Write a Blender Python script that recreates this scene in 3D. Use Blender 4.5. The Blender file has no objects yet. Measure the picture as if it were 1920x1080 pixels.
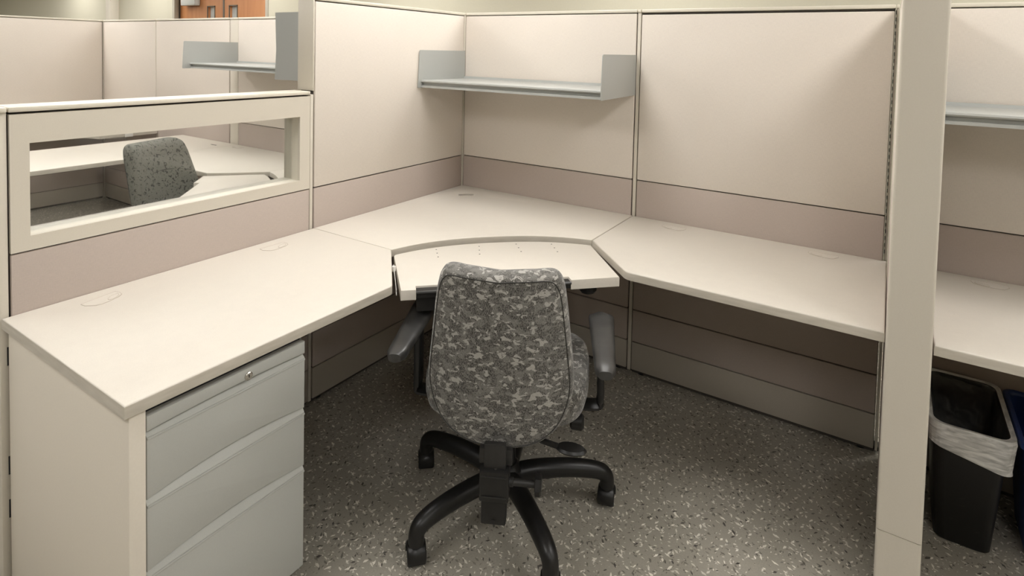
import bpy, bmesh, math, random
from mathutils import Vector, Matrix
random.seed(7)
SC = bpy.context.scene
COL = SC.collection

# ------------------------------------------------------------------ camera
CAM_POS = Vector((1.9490, -2.5397, 1.4717))
YAW, PITCH, ROLL, FPX, CX, CY = 0.57261, -0.04268, 0.02291, 1102.76, 960.69, 142.58
_f = Vector((-math.sin(YAW)*math.cos(PITCH), math.cos(YAW)*math.cos(PITCH), math.sin(PITCH)))
_r = Vector((math.cos(YAW), math.sin(YAW), 0)); _u = _r.cross(_f)
_r2 = _r*math.cos(ROLL)+_u*math.sin(ROLL); _u2 = -_r*math.sin(ROLL)+_u*math.cos(ROLL)
cam_d = bpy.data.cameras.new('camera'); cam = bpy.data.objects.new('camera', cam_d); COL.objects.link(cam)
cam_d.sensor_width = 36; cam_d.sensor_fit = 'HORIZONTAL'; cam_d.lens = FPX*36/1920
cam_d.shift_x = (960-CX)/1920; cam_d.shift_y = (CY-540)/1920
cam_d.clip_start = 0.05; cam_d.clip_end = 100
_m = Matrix((_r2, _u2, -_f)).transposed().to_4x4(); _m.translation = CAM_POS; cam.matrix_world = _m
SC.camera = cam

# ------------------------------------------------------------------ world, exposure
w = bpy.data.worlds.new('world'); SC.world = w; w.use_nodes = True
w.node_tree.nodes['Background'].inputs[0].default_value = (0.9, 0.92, 1.0, 1)
w.node_tree.nodes['Background'].inputs[1].default_value = 0.05
vs = SC.view_settings
vs.view_transform = 'Standard'; vs.look = 'None'; vs.gamma = 1.0; vs.use_curve_mapping = False
vs.exposure = 0.0
LIGHT_STRENGTH = 12.8
LIGHT_COLOR = (1.0, 0.975, 0.945)
CEIL_Z = 2.75
# ceiling troffers: centre x, centre y (0.6 x 1.2 m each, long side along Y)
TROFFERS = [(x, y) for x in (-11.4, -9.0, -6.65, -4.25, -1.85, 0.5, 2.9, 5.3) for y in (-3.5, -0.92, 0.95) if (x, y) != (-11.4, 0.95)]
SC.cycles.max_bounces = 7; SC.cycles.diffuse_bounces = 4; SC.cycles.transparent_max_bounces = 8

# ------------------------------------------------------------------ helpers
MATS = {}
def mat(name, color, rough=0.5, metal=0.0, spec=0.5):
    m = bpy.data.materials.new(name); m.use_nodes = True
    b = m.node_tree.nodes['Principled BSDF']
    b.inputs['Base Color'].default_value = (*color, 1); b.inputs['Roughness'].default_value = rough
    b.inputs['Metallic'].default_value = metal; b.inputs['Specular IOR Level'].default_value = spec
    MATS[name] = m
    return m
def nodes(m):
    nt = m.node_tree
    return nt, nt.nodes['Principled BSDF']
def N(nt, typ, **kw):
    n = nt.nodes.new(typ)
    for k, v in kw.items():
        if k.startswith('i_'): n.inputs[k[2:].replace('_', ' ')].default_value = v
        else: setattr(n, k, v)
    return n
def ramp(nt, fac, stops, interp='LINEAR'):
    r = nt.nodes.new('ShaderNodeValToRGB'); r.color_ramp.interpolation = interp
    el = r.color_ramp.elements
    while len(el) > 1: el.remove(el[-1])
    el[0].position = stops[0][0]; el[0].color = (*stops[0][1], 1)
    for p, c in stops[1:]:
        e = el.new(p); e.color = (*c, 1)
    nt.links.new(fac, r.inputs[0])
    return r
def mixc(nt, fac, a, b, blend='MIX'):
    m = nt.nodes.new('ShaderNodeMix'); m.data_type = 'RGBA'; m.blend_type = blend
    for sock, v in ((m.inputs[0], fac), (m.inputs[6], a), (m.inputs[7], b)):
        if hasattr(v, 'is_output'): nt.links.new(v, sock)
        elif isinstance(v, (int, float)): sock.default_value = v
        else: sock.default_value = (*v, 1)
    return m.outputs[2]
def mathn(nt, op, a, b=0.0, c=None):
    m = nt.nodes.new('ShaderNodeMath'); m.operation = op
    for i, v in enumerate((a, b, c)):
        if v is None: continue
        if hasattr(v, 'is_output'): nt.links.new(v, m.inputs[i])
        else: m.inputs[i].default_value = v
    return m.outputs[0]
def coords(nt, kind='Object', scale=(1, 1, 1), rot=(0, 0, 0)):
    tc = nt.nodes.new('ShaderNodeTexCoord'); mp = nt.nodes.new('ShaderNodeMapping')
    mp.inputs['Scale'].default_value = scale; mp.inputs['Rotation'].default_value = rot
    nt.links.new(tc.outputs[kind], mp.inputs['Vector'])
    return mp.outputs[0]
def bump(nt, b, height, strength=0.2, dist=0.001):
    n = nt.nodes.new('ShaderNodeBump'); n.inputs['Strength'].default_value = strength; n.inputs['Distance'].default_value = dist
    nt.links.new(height, n.inputs['Height']); nt.links.new(n.outputs[0], b.inputs['Normal'])

def grain(m, c1, c2, scale, strength=0.1, stretch=(1, 1, 1), dist=0.0006):
    nt, b = nodes(m)
    v = coords(nt, 'Object', stretch)
    n = N(nt, 'ShaderNodeTexNoise', i_Scale=scale, i_Detail=3.0); nt.links.new(v, n.inputs['Vector'])
    r = ramp(nt, n.outputs['Fac'], [(0.3, c1), (0.7, c2)])
    nt.links.new(r.outputs[0], b.inputs['Base Color'])
    if strength: bump(nt, b, n.outputs['Fac'], strength, dist)

def sh(c, k): return tuple(x*k for x in c)

# fabric panel tiles: fine woven look
def fabric(name, c):
    m = mat(name, c, 0.9, spec=0.2); nt, b = nodes(m)
    v1 = coords(nt, 'Object', (60, 60, 900)); v2 = coords(nt, 'Object', (700, 700, 90))
    n1 = N(nt, 'ShaderNodeTexNoise', i_Scale=1.0, i_Detail=2.0); n2 = N(nt, 'ShaderNodeTexNoise', i_Scale=1.0, i_Detail=2.0)
    nt.links.new(v1, n1.inputs['Vector']); nt.links.new(v2, n2.inputs['Vector'])
    s = mathn(nt, 'MULTIPLY_ADD', mathn(nt, 'ADD', n1.outputs['Fac'], n2.outputs['Fac']), 0.5, 0.0)
    n3 = N(nt, 'ShaderNodeTexNoise', i_Scale=2.5, i_Detail=3.0); nt.links.new(coords(nt), n3.inputs['Vector'])
    r = ramp(nt, s, [(0.3, sh(c, 0.93)), (0.7, sh(c, 1.06))])
    r3 = ramp(nt, n3.outputs['Fac'], [(0.35, (0.97, 0.97, 0.97)), (0.65, (1, 1, 1))])
    nt.links.new(mixc(nt, 1.0, r.outputs[0], r3.outputs[0], 'MULTIPLY'), b.inputs['Base Color'])
    bump(nt, b, s, 0.25, 0.0006)
    return m
fabric('tile_fabric', (0.735, 0.672, 0.60))
fabric('band_fabric', (0.49, 0.418, 0.370))
mat('cream_paint', (0.60, 0.555, 0.475), 0.45); grain(MATS['cream_paint'], (0.63, 0.582, 0.497), (0.65, 0.602, 0.515), 300, 0.05)
mat('end_laminate', (0.76, 0.70, 0.605), 0.5); grain(MATS['end_laminate'], (0.75, 0.69, 0.595), (0.77, 0.71, 0.613), 220, 0.04)
mat('base_paint', (0.47, 0.42, 0.345), 0.5); grain(MATS['base_paint'], (0.42, 0.377, 0.315), (0.44, 0.395, 0.33), 250, 0.05)
mat('cap_paint', (0.70, 0.655, 0.555), 0.4); grain(MATS['cap_paint'], (0.69, 0.645, 0.545), (0.71, 0.665, 0.56), 200, 0.03)
mat('panel_core', (0.07, 0.058, 0.048), 0.8); grain(MATS['panel_core'], (0.06, 0.05, 0.042), (0.08, 0.066, 0.055), 60, 0)
mat('laminate', (0.78, 0.70, 0.585), 0.42, spec=0.4)
nt, b = nodes(MATS['laminate'])
nl = N(nt, 'ShaderNodeTexNoise', i_Scale=22.0, i_Detail=6.0, i_Roughness=0.7); nt.links.new(coords(nt), nl.inputs['Vector'])
nf = N(nt, 'ShaderNodeTexNoise', i_Scale=260.0, i_Detail=2.0); nt.links.new(coords(nt, 'Object', (1, 2.2, 1)), nf.inputs['Vector'])
r1 = ramp(nt, nl.outputs['Fac'], [(0.35, (0.675, 0.63, 0.56)), (0.65, (0.70, 0.655, 0.583))])
r2 = ramp(nt, nf.outputs['Fac'], [(0.3, (0.97, 0.968, 0.96)), (0.6, (1, 1, 1)), (0.75, (1.03, 1.03, 1.03))])
nt.links.new(mixc(nt, 1.0, r1.outputs[0], r2.outputs[0], 'MULTIPLY'), b.inputs['Base Color'])
rr = ramp(nt, nl.outputs['Fac'], [(0.3, (0.36, 0.36, 0.36)), (0.7, (0.48, 0.48, 0.48))]); nt.links.new(rr.outputs[0], b.inputs['Roughness'])
mat('edge_band', (0.56, 0.515, 0.44), 0.45); grain(MATS['edge_band'], (0.50, 0.458, 0.385), (0.59, 0.545, 0.47), 14, 0, (1, 1, 6))
mat('groove_shade', (0.52, 0.46, 0.39), 0.6); grain(MATS['groove_shade'], (0.50, 0.44, 0.37), (0.54, 0.48, 0.41), 40, 0)
mat('grommet_plastic', (0.77, 0.69, 0.575), 0.35); grain(MATS['grommet_plastic'], (0.67, 0.625, 0.555), (0.69, 0.645, 0.573), 100, 0)
mat('grey_steel', (0.315, 0.322, 0.295), 0.42); grain(MATS['grey_steel'], (0.48, 0.485, 0.455), (0.50, 0.505, 0.475), 500, 0.08)
mat('shelf_steel', (0.335, 0.345, 0.325), 0.4); grain(MATS['shelf_steel'], (0.405, 0.413, 0.393), (0.425, 0.433, 0.412), 500, 0.08)
mat('dark_gap', (0.012, 0.011, 0.012), 0.7); grain(MATS['dark_gap'], (0.010, 0.009, 0.010), (0.014, 0.013, 0.014), 50, 0)
mat('black_plastic', (0.012, 0.012, 0.011), 0.36, spec=0.4); grain(MATS['black_plastic'], (0.010, 0.0095, 0.009), (0.015, 0.0145, 0.014), 40, 0.08, dist=0.0004)
mat('black_steel', (0.035, 0.033, 0.032), 0.45); grain(MATS['black_steel'], (0.016, 0.015, 0.0145), (0.022, 0.021, 0.020), 80, 0.05)
mat('chrome', (0.62, 0.60, 0.56), 0.25, 1.0); grain(MATS['chrome'], (0.58, 0.56, 0.52), (0.65, 0.63, 0.59), 60, 0)
mat('arm_rubber', (0.09, 0.088, 0.085), 0.32)
grain(MATS['arm_rubber'], (0.022, 0.0215, 0.021), (0.062, 0.061, 0.059), 14, 0.05)
mat('wall_paint', (0.62, 0.585, 0.455), 0.85, spec=0.2); grain(MATS['wall_paint'], (0.52, 0.495, 0.395), (0.54, 0.513, 0.41), 80, 0.08)
mat('ceiling_tile', (0.75, 0.74, 0.70), 0.9); grain(MATS['ceiling_tile'], (0.70, 0.69, 0.65), (0.78, 0.77, 0.73), 120, 0.2)
mat('white_wire', (0.78, 0.76, 0.72), 0.4); grain(MATS['white_wire'], (0.76, 0.74, 0.70), (0.80, 0.78, 0.74), 50, 0)
mat('frame_bronze', (0.10, 0.082, 0.058), 0.5); grain(MATS['frame_bronze'], (0.095, 0.078, 0.055), (0.106, 0.087, 0.062), 90, 0)
mat('frame_tan', (0.33, 0.30, 0.24), 0.5); grain(MATS['frame_tan'], (0.32, 0.29, 0.232), (0.34, 0.31, 0.248), 90, 0)
mat('bin_black', (0.010, 0.009, 0.0085), 0.42, spec=0.35)
nt, b = nodes(MATS['bin_black'])
ns = N(nt, 'ShaderNodeTexNoise', i_Scale=9.0, i_Detail=8.0, i_Distortion=1.5); nt.links.new(coords(nt, 'Object', (1, 1, 3)), ns.inputs['Vector'])
rb = ramp(nt, ns.outputs['Fac'], [(0.0, (0.008, 0.007, 0.0065)), (0.64, (0.010, 0.009, 0.0085)), (0.72, (0.03, 0.027, 0.024))]); nt.links.new(rb.outputs[0], b.inputs['Base Color'])
mat('bin_blue', (0.010, 0.030, 0.135), 0.4); grain(MATS['bin_blue'], (0.009, 0.027, 0.125), (0.012, 0.034, 0.148), 20, 0.03)
# wood door
mat('door_wood', (0.42, 0.17, 0.06), 0.4); nt, b = nodes(MATS['door_wood'])
nw = N(nt, 'ShaderNodeTexNoise', i_Scale=1.0, i_Detail=5.0, i_Distortion=0.6); nt.links.new(coords(nt, 'Object', (14, 14, 1.3)), nw.inputs['Vector'])
rw = ramp(nt, nw.outputs['Fac'], [(0.25, (0.36, 0.145, 0.052)), (0.5, (0.43, 0.185, 0.07)), (0.75, (0.47, 0.215, 0.09))]); nt.links.new(rw.outputs[0], b.inputs['Base Color'])
# vision lite pane: opaque pale grey painted in for the lit corridor behind
mat('lite_glass', (0.42, 0.44, 0.42), 0.12); grain(MATS['lite_glass'], (0.38, 0.40, 0.385), (0.52, 0.54, 0.52), 5, 0)
# clear glazing
m = mat('clear_glass', (0.97, 0.98, 0.97), 0.02); nt, b = nodes(m)
b.inputs['Transmission Weight'].default_value = 1.0; b.inputs['IOR'].default_value = 1.45
grain(m, (0.95, 0.965, 0.95), (0.98, 0.985, 0.98), 1.5, 0)
# bin liner film
m = mat('liner_film', (0.72, 0.71, 0.68), 0.35); nt, b = nodes(m)
nn = N(nt, 'ShaderNodeTexNoise', i_Scale=30.0, i_Detail=4.0, i_Distortion=0.8); nt.links.new(coords(nt, 'Object', (0.6, 0.6, 3)), nn.inputs['Vector'])
ra = ramp(nt, nn.outputs['Fac'], [(0.35, (0.58, 0.58, 0.58)), (0.65, (0.94, 0.94, 0.94))]); nt.links.new(ra.outputs[0], b.inputs['Alpha'])
rc = ramp(nt, nn.outputs['Fac'], [(0.3, (0.72, 0.715, 0.69)), (0.7, (0.88, 0.87, 0.84))]); nt.links.new(rc.outputs[0], b.inputs['Base Color'])
bump(nt, b, nn.outputs['Fac'], 0.6, 0.004)
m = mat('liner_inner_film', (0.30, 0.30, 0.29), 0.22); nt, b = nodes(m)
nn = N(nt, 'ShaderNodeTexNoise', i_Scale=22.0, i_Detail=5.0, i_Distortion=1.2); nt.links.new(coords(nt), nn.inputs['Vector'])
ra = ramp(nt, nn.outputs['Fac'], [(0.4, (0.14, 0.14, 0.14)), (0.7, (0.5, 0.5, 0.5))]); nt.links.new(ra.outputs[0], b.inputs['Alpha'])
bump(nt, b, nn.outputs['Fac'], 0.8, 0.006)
# luminaire diffuser
m = bpy.data.materials.new('lamp_diffuser'); m.use_nodes = True; MATS['lamp_diffuser'] = m
nt = m.node_tree; nt.nodes.clear(); e = nt.nodes.new('ShaderNodeEmission'); o = nt.nodes.new('ShaderNodeOutputMaterial')
e.inputs[0].default_value = (*LIGHT_COLOR, 1); e.inputs[1].default_value = LIGHT_STRENGTH; nt.links.new(e.outputs[0], o.inputs[0])

# speckled vinyl floor
m = mat('vinyl_floor', (0.2, 0.18, 0.15), 0.34, spec=0.45); nt, b = nodes(m)
nb = N(nt, 'ShaderNodeTexNoise', i_Scale=3.0, i_Detail=4.0); nt.links.new(coords(nt), nb.inputs['Vector'])
base = ramp(nt, nb.outputs['Fac'], [(0.3, (0.30, 0.277, 0.232)), (0.7, (0.345, 0.32, 0.27))]).outputs[0]
nb2 = N(nt, 'ShaderNodeTexNoise', i_Scale=220.0, i_Detail=2.0); nt.links.new(coords(nt), nb2.inputs['Vector'])
r2 = ramp(nt, nb2.outputs['Fac'], [(0.3, (0.93, 0.93, 0.93)), (0.7, (1.06, 1.06, 1.06))])
colr = mixc(nt, 1.0, base, r2.outputs[0], 'MULTIPLY')
def chips(colr, scale, stretch, angle, colour, thr, size, off):
    tc = nt.nodes.new('ShaderNodeTexCoord')
    mp = nt.nodes.new('ShaderNodeMapping'); mp.inputs['Rotation'].default_value = (0, 0, angle); mp.inputs['Location'].default_value = (off, off*1.7, 0)
    nt.links.new(tc.outputs['Object'], mp.inputs['Vector'])
    mp2 = nt.nodes.new('ShaderNodeMapping'); mp2.inputs['Scale'].default_value = (scale, scale*stretch, 0.0)
    nt.links.new(mp.outputs[0], mp2.inputs['Vector'])
    dn = N(nt, 'ShaderNodeTexNoise', i_Scale=2.2, i_Detail=2.0); nt.links.new(mp2.outputs[0], dn.inputs['Vector'])
    add = nt.nodes.new('ShaderNodeVectorMath'); add.operation = 'MULTIPLY_ADD'; add.inputs[1].default_value = (0.35, 0.35, 0)
    nt.links.new(dn.outputs['Color'], add.inputs[0]); nt.links.new(mp2.outputs[0], add.inputs[2])
    v = nt.nodes.new('ShaderNodeTexVoronoi'); v.voronoi_dimensions = '2D'; v.distance = 'MANHATTAN'; v.inputs['Scale'].default_value = 1.0
    nt.links.new(add.outputs[0], v.inputs['Vector'])
    sep = nt.nodes.new('ShaderNodeSeparateColor'); nt.links.new(v.outputs['Color'], sep.inputs[0])
    pick = mathn(nt, 'GREATER_THAN', sep.outputs[0], thr)
    rad = mathn(nt, 'MULTIPLY_ADD', sep.outputs[1], size, size*0.35)
    inside = mathn(nt, 'LESS_THAN', v.outputs['Distance'], rad)
    fac = mathn(nt, 'MULTIPLY', pick, inside)
    fac = mathn(nt, 'MULTIPLY', fac, mathn(nt, 'MULTIPLY_ADD', sep.outputs[2], 0.5, 0.5))
    return mixc(nt, fac, colr, colour)
WH, BK, TN = (0.80, 0.76, 0.68), (0.04, 0.035, 0.03), (0.14, 0.127, 0.105)
k = 0
for ang, colour, sc_, thr, size in ((0.2, TN, 28, 0.62, 0.19), (1.6, TN, 34, 0.64, 0.19), (0.9, BK, 25, 0.66, 0.18), (2.3, BK, 23, 0.68, 0.18),
                                    (0.35, WH, 21, 0.60, 0.19), (1.2, WH, 26, 0.62, 0.18), (2.0, WH, 23, 0.62, 0.18), (2.8, WH, 46, 0.70, 0.20)):
    k += 1
    colr = chips(colr, sc_, 2.6, ang, colour, thr, size, 3.7*k)
nt.links.new(colr, b.inputs['Base Color'])
nr = N(nt, 'ShaderNodeTexNoise', i_Scale=5.0, i_Detail=4.0); nt.links.new(coords(nt), nr.inputs['Vector'])
rr = ramp(nt, nr.outputs['Fac'], [(0.3, (0.30, 0.30, 0.30)), (0.7, (0.42, 0.42, 0.42))]); nt.links.new(rr.outputs[0], b.inputs['Roughness'])

# chair upholstery: mottled grey camouflage weave
m = mat('chair_fabric', (0.2, 0.2, 0.19), 0.95, spec=0.15); nt, b = nodes(m)
co = coords(nt)
d1 = N(nt, 'ShaderNodeTexNoise', i_Scale=47.0, i_Detail=2.0, i_Roughness=0.55, i_Distortion=0.6); nt.links.new(coords(nt, 'Object', (1, 1, 1.5)), d1.inputs['Vector'])
d2 = N(nt, 'ShaderNodeTexNoise', i_Scale=38.0, i_Detail=2.0, i_Roughness=0.55, i_Distortion=0.6)
nt.links.new(coords(nt, 'Object', (1, 1, 1.35), (0.7, 0.4, 0.2)), d2.inputs['Vector'])
sp = N(nt, 'ShaderNodeTexNoise', i_Scale=420.0, i_Detail=1.0); nt.links.new(coords(nt, 'Object', (1.4, 1.4, 0.5)), sp.inputs['Vector'])
dark = ramp(nt, sp.outputs['Fac'], [(0.38, (0.045, 0.043, 0.039)), (0.62, (0.19, 0.181, 0.165))]).outputs[0]
mid = ramp(nt, sp.outputs['Fac'], [(0.3, (0.125, 0.12, 0.11)), (0.7, (0.24, 0.231, 0.212))]).outputs[0]
lite = ramp(nt, sp.outputs['Fac'], [(0.3, (0.34, 0.325, 0.30)), (0.7, (0.43, 0.412, 0.38))]).outputs[0]
f1 = ramp(nt, d2.outputs['Fac'], [(0.515, (0, 0, 0)), (0.53, (1, 1, 1))]).outputs[0]
f2 = ramp(nt, d1.outputs['Fac'], [(0.578, (0, 0, 0)), (0.594, (1, 1, 1))]).outputs[0]
cc = mixc(nt, f1, dark, mid); cc = mixc(nt, f2, cc, lite)
nt.links.new(cc, b.inputs['Base Color']); bump(nt, b, sp.outputs['Fac'], 0.35, 0.0008)
b.inputs['Sheen Weight'].default_value = 0.25; b.inputs['Sheen Roughness'].default_value = 0.5
# second chair's upholstery: flatter green grey with small dark flecks
m = mat('flecked_fabric', (0.2, 0.2, 0.19), 0.9, spec=0.2); nt, b = nodes(m)
d1 = N(nt, 'ShaderNodeTexNoise', i_Scale=68.0, i_Detail=2.0, i_Distortion=0.8); nt.links.new(coords(nt), d1.inputs['Vector'])
sp = N(nt, 'ShaderNodeTexNoise', i_Scale=300.0, i_Detail=1.0); nt.links.new(coords(nt), sp.inputs['Vector'])
bs = ramp(nt, sp.outputs['Fac'], [(0.3, (0.155, 0.155, 0.133)), (0.7, (0.20, 0.20, 0.174))]).outputs[0]
f2 = ramp(nt, d1.outputs['Fac'], [(0.575, (0, 0, 0)), (0.61, (1, 1, 1))]).outputs[0]
nt.links.new(mixc(nt, f2, bs, (0.062, 0.065, 0.057)), b.inputs['Base Color']); bump(nt, b, sp.outputs['Fac'], 0.3, 0.0008)
mat('seam_thread', (0.045, 0.043, 0.04), 0.9); grain(MATS['seam_thread'], (0.04, 0.038, 0.035), (0.05, 0.048, 0.045), 200, 0)

# ---- mesh helpers
def finish(bm, name, material, smooth=35):
    me = bpy.data.meshes.new(name)
    bmesh.ops.recalc_face_normals(bm, faces=bm.faces)
    bm.to_mesh(me); bm.free()
    me.materials.append(MATS[material])
    if smooth:
        for p in me.polygons: p.use_smooth = True
        me.set_sharp_from_angle(angle=math.radians(smooth))
    return me
def chain_loc(o):
    v = Vector((0, 0, 0))
    while o is not None: v += o.location; o = o.parent
    return v
def part(name, bm, material, parent=None, world=False, smooth=35, label=None):
    """one mesh object; world=True means bm is in world coordinates (parent chain unrotated)"""
    if world and parent is not None:
        bmesh.ops.translate(bm, verts=bm.verts, vec=-chain_loc(parent))
    o = bpy.data.objects.new(name, finish(bm, name, material, smooth)); COL.objects.link(o)
    if parent is not None: o.parent = parent
    if label: o['label'] = label
    return o
def tag(o, label, cat, group=None):
    o['label'] = label; o['category'] = cat
    if group: o['group'] = group
    return o
def thing(name, label, cat, loc=(0, 0, 0), rotz=0, group=None):
    o = bpy.data.objects.new(name, None); COL.objects.link(o)
    o.empty_display_size = 0.1
    o.location = loc; o.rotation_euler = (0, 0, rotz)
    return tag(o, label, cat, group)
def struct(name, bm, material, parent=None, world=True, smooth=35):
    o = part(name, bm, material, parent, world, smooth); o['kind'] = 'structure'
    return o
def box(bm, p0, p1, bev=0.0, seg=2):
    x0, x1 = sorted((p0[0], p1[0])); y0, y1 = sorted((p0[1], p1[1])); z0, z1 = sorted((p0[2], p1[2]))
    vs = [bm.verts.new(v) for v in ((x0,y0,z0),(x1,y0,z0),(x1,y1,z0),(x0,y1,z0),(x0,y0,z1),(x1,y0,z1),(x1,y1,z1),(x0,y1,z1))]
    fs = [bm.faces.new([vs[i] for i in q]) for q in ((3,2,1,0),(4,5,6,7),(0,1,5,4),(1,2,6,5),(2,3,7,6),(3,0,4,7))]
    if bev > 0:
        es = list({e for f in fs for e in f.edges})
        bmesh.ops.bevel(bm, geom=es, offset=bev, segments=seg, affect='EDGES', profile=0.5)
    return bm
def B(p0, p1, bev=0.0, seg=2): return box(bmesh.new(), p0, p1, bev, seg)
def prism(pts, z0, z1, holes=(), bev=0.0, seg=3):
    """vertical prism of an xy outline (with holes)"""
    bm = bmesh.new(); loops = [pts]+list(holes); top_edges = []; rings = []
    for z in (z1, z0):
        es = []; rg = []
        for lp in loops:
            vs = [bm.verts.new((x, y, z)) for x, y in lp]; rg.append(vs)
            es += [bm.edges.new((vs[i], vs[(i+1) % len(vs)])) for i in range(len(vs))]
        if z == z1: top_edges = es
        if holes: bmesh.ops.triangle_fill(bm, use_beauty=True, use_dissolve=False, edges=es)
        else: bm.faces.new(rg[0])
        rings.append(rg)
    for a, c in zip(rings[0], rings[1]):
        n = len(a)
        for i in range(n): bm.faces.new((a[i], a[(i+1) % n], c[(i+1) % n], c[i]))
    bmesh.ops.recalc_face_normals(bm, faces=bm.faces)
    if bev: bmesh.ops.bevel(bm, geom=[e for e in top_edges if e.is_valid], offset=bev, segments=seg, affect='EDGES', profile=0.5)
    return bm
def tube(bm, pts, radii, seg=12, cap=True, squash=None):
    """tube along a path; squash=(a,b) scales the section"""
    pts = [Vector(p) for p in pts]; n = len(pts)
    if not hasattr(radii, '__len__'): radii = [radii]*n
    rings = []; prev = None
    for i, p in enumerate(pts):
        t = (pts[min(i+1, n-1)]-pts[max(i-1, 0)]).normalized()
        ref = prev if prev is not None else (Vector((0, 0, 1)) if abs(t.z) < 0.9 else Vector((1, 0, 0)))
        u = (ref-t*ref.dot(t)).normalized(); v = t.cross(u); prev = u
        a, b_ = squash or (1, 1)
        rings.append([bm.verts.new(p+(u*math.cos(2*math.pi*k/seg)*a+v*math.sin(2*math.pi*k/seg)*b_)*radii[i]) for k in range(seg)])
    for a, c in zip(rings, rings[1:]):
        for k in range(seg): bm.faces.new((a[k], a[(k+1) % seg], c[(k+1) % seg], c[k]))
    if cap:
        bm.faces.new(rings[0][::-1]); bm.faces.new(rings[-1])
    return bm
def bez(pts, n=8):
    """catmull-rom through pts"""
    P = [Vector(p) for p in pts]; P = [P[0]*2-P[1]]+P+[P[-1]*2-P[-2]]; out = []
    for i in range(1, len(P)-2):
        for k in range(n):
            t = k/n; a, b_, c, d = P[i-1], P[i], P[i+1], P[i+2]
            out.append(0.5*((2*b_)+(-a+c)*t+(2*a-5*b_+4*c-d)*t*t+(-a+3*b_-3*c+d)*t**3))
    out.append(P[-2]); return out
def lathe(bm, prof, c=(0, 0, 0), axis='Z', seg=20):
    c = Vector(c); rings = []
    for r, h in prof:
        ring = []
        for k in range(seg):
            a = 2*math.pi*k/seg; x, y = r*math.cos(a), r*math.sin(a)
            v = {'Z': (x, y, h), 'Y': (x, h, y), 'X': (h, x, y)}[axis]
            ring.append(bm.verts.new(c+Vector(v)))
        rings.append(ring)
    for a, d in zip(rings, rings[1:]):
        for k in range(seg): bm.faces.new((a[k], a[(k+1) % seg], d[(k+1) % seg], d[k]))
    bm.faces.new(rings[0][::-1]); bm.faces.new(rings[-1])
    return bm
def rrect(x0, x1, y0, y1, r, n=5):
    out = []
    for cx, cy, a0 in ((x1-r, y1-r, 0), (x0+r, y1-r, 90), (x0+r, y0+r, 180), (x1-r, y0+r, 270)):
        for k in range(n+1):
            a = math.radians(a0+90*k/n); out.append((cx+r*math.cos(a), cy+r*math.sin(a)))
    return out
def loft(bm, loops, close_last=True, close_first=False):
    rings = [[bm.verts.new(v) for v in lp] for lp in loops]
    n = len(rings[0])
    for a, c in zip(rings, rings[1:]):
        for k in range(n): bm.faces.new((a[k], a[(k+1) % n], c[(k+1) % n], c[k]))
    if close_first: bm.faces.new(rings[0][::-1])
    if close_last: bm.faces.new(rings[-1])
    return bm
def round_corner(pts, idx, r, n=6):
    """replace corner idx of a polygon by an arc"""
    P = [Vector(p) for p in pts]; p = P[idx]; a = (P[idx-1]-p).normalized(); c = (P[(idx+1) % len(P)]-p).normalized()
    ang = a.angle(c); t = r/math.tan(ang/2); s, e = p+a*t, p+c*t
    mid = p+(a+c).normalized()*(r/math.sin(ang/2)); out = []
    a0 = math.atan2(s.y-mid.y, s.x-mid.x); a1 = math.atan2(e.y-mid.y, e.x-mid.x); d = (a1-a0+math.pi) % (2*math.pi)-math.pi
    for k in range(n+1): out.append((mid.x+r*math.cos(a0+d*k/n), mid.y+r*math.sin(a0+d*k/n)))
    return [tuple(q) for q in pts[:idx]]+out+[tuple(q) for q in pts[idx+1:]]

# ------------------------------------------------------------------ room shell
RX0, RX1, RY0, RY1 = -13.2, 7.2, -8.6, 1.70
struct('floor', B((RX0, RY0, -0.1), (RX1, RY1+1.0, 0)), 'vinyl_floor')
DX0, DX1, DZ = -6.31, -4.19, 2.22                       # door opening in the back wall
bm = bmesh.new()
box(bm, (RX0, RY1, 0), (DX0, RY1+0.16, CEIL_Z)); box(bm, (DX1, RY1, 0), (RX1, RY1+0.16, CEIL_Z)); box(bm, (DX0, RY1, DZ), (DX1, RY1+0.16, CEIL_Z))
struct('wall_back', bm, 'wall_paint', smooth=0)
struct('wall_left', B((RX0-0.1, RY0, 0), (RX0, RY1, CEIL_Z)), 'wall_paint')
struct('wall_right', B((RX1, RY0, 0), (RX1+0.1, RY1, CEIL_Z)), 'wall_paint')
struct('wall_front', B((RX0, RY0-0.1, 0), (RX1, RY0, CEIL_Z)), 'wall_paint')
ceil = struct('ceiling', B((RX0, RY0, CEIL_Z), (RX1, RY1, CEIL_Z+0.1)), 'ceiling_tile')
bm0 = bmesh.new()
for s in (-1, 1):
    box(bm0, (s*0.305-0.012, -0.615, -0.012), (s*0.305+0.012, 0.615, 0.0)); box(bm0, (-0.317, s*0.605-0.012, -0.012), (0.317, s*0.605+0.012, 0.0))
fr_me = finish(bm0, 'light_frame', 'cap_paint', 0); lp_me = finish(B((-0.295, -0.593, -0.008), (0.295, 0.593, -0.001)), 'light_panel', 'lamp_diffuser', 0)
for x, y in TROFFERS:
    lf = bpy.data.objects.new('light_frame', fr_me); COL.objects.link(lf); lf.parent = ceil; lf.location = (x, y, CEIL_Z)
    lp = bpy.data.objects.new('light_panel', lp_me); COL.objects.link(lp); lp.parent = lf
# column standing proud of the back wall
col_ = struct('trim_1', B((-7.984, 1.578, 0), (-7.847, RY1, CEIL_Z), 0.004), 'cream_paint')
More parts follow.
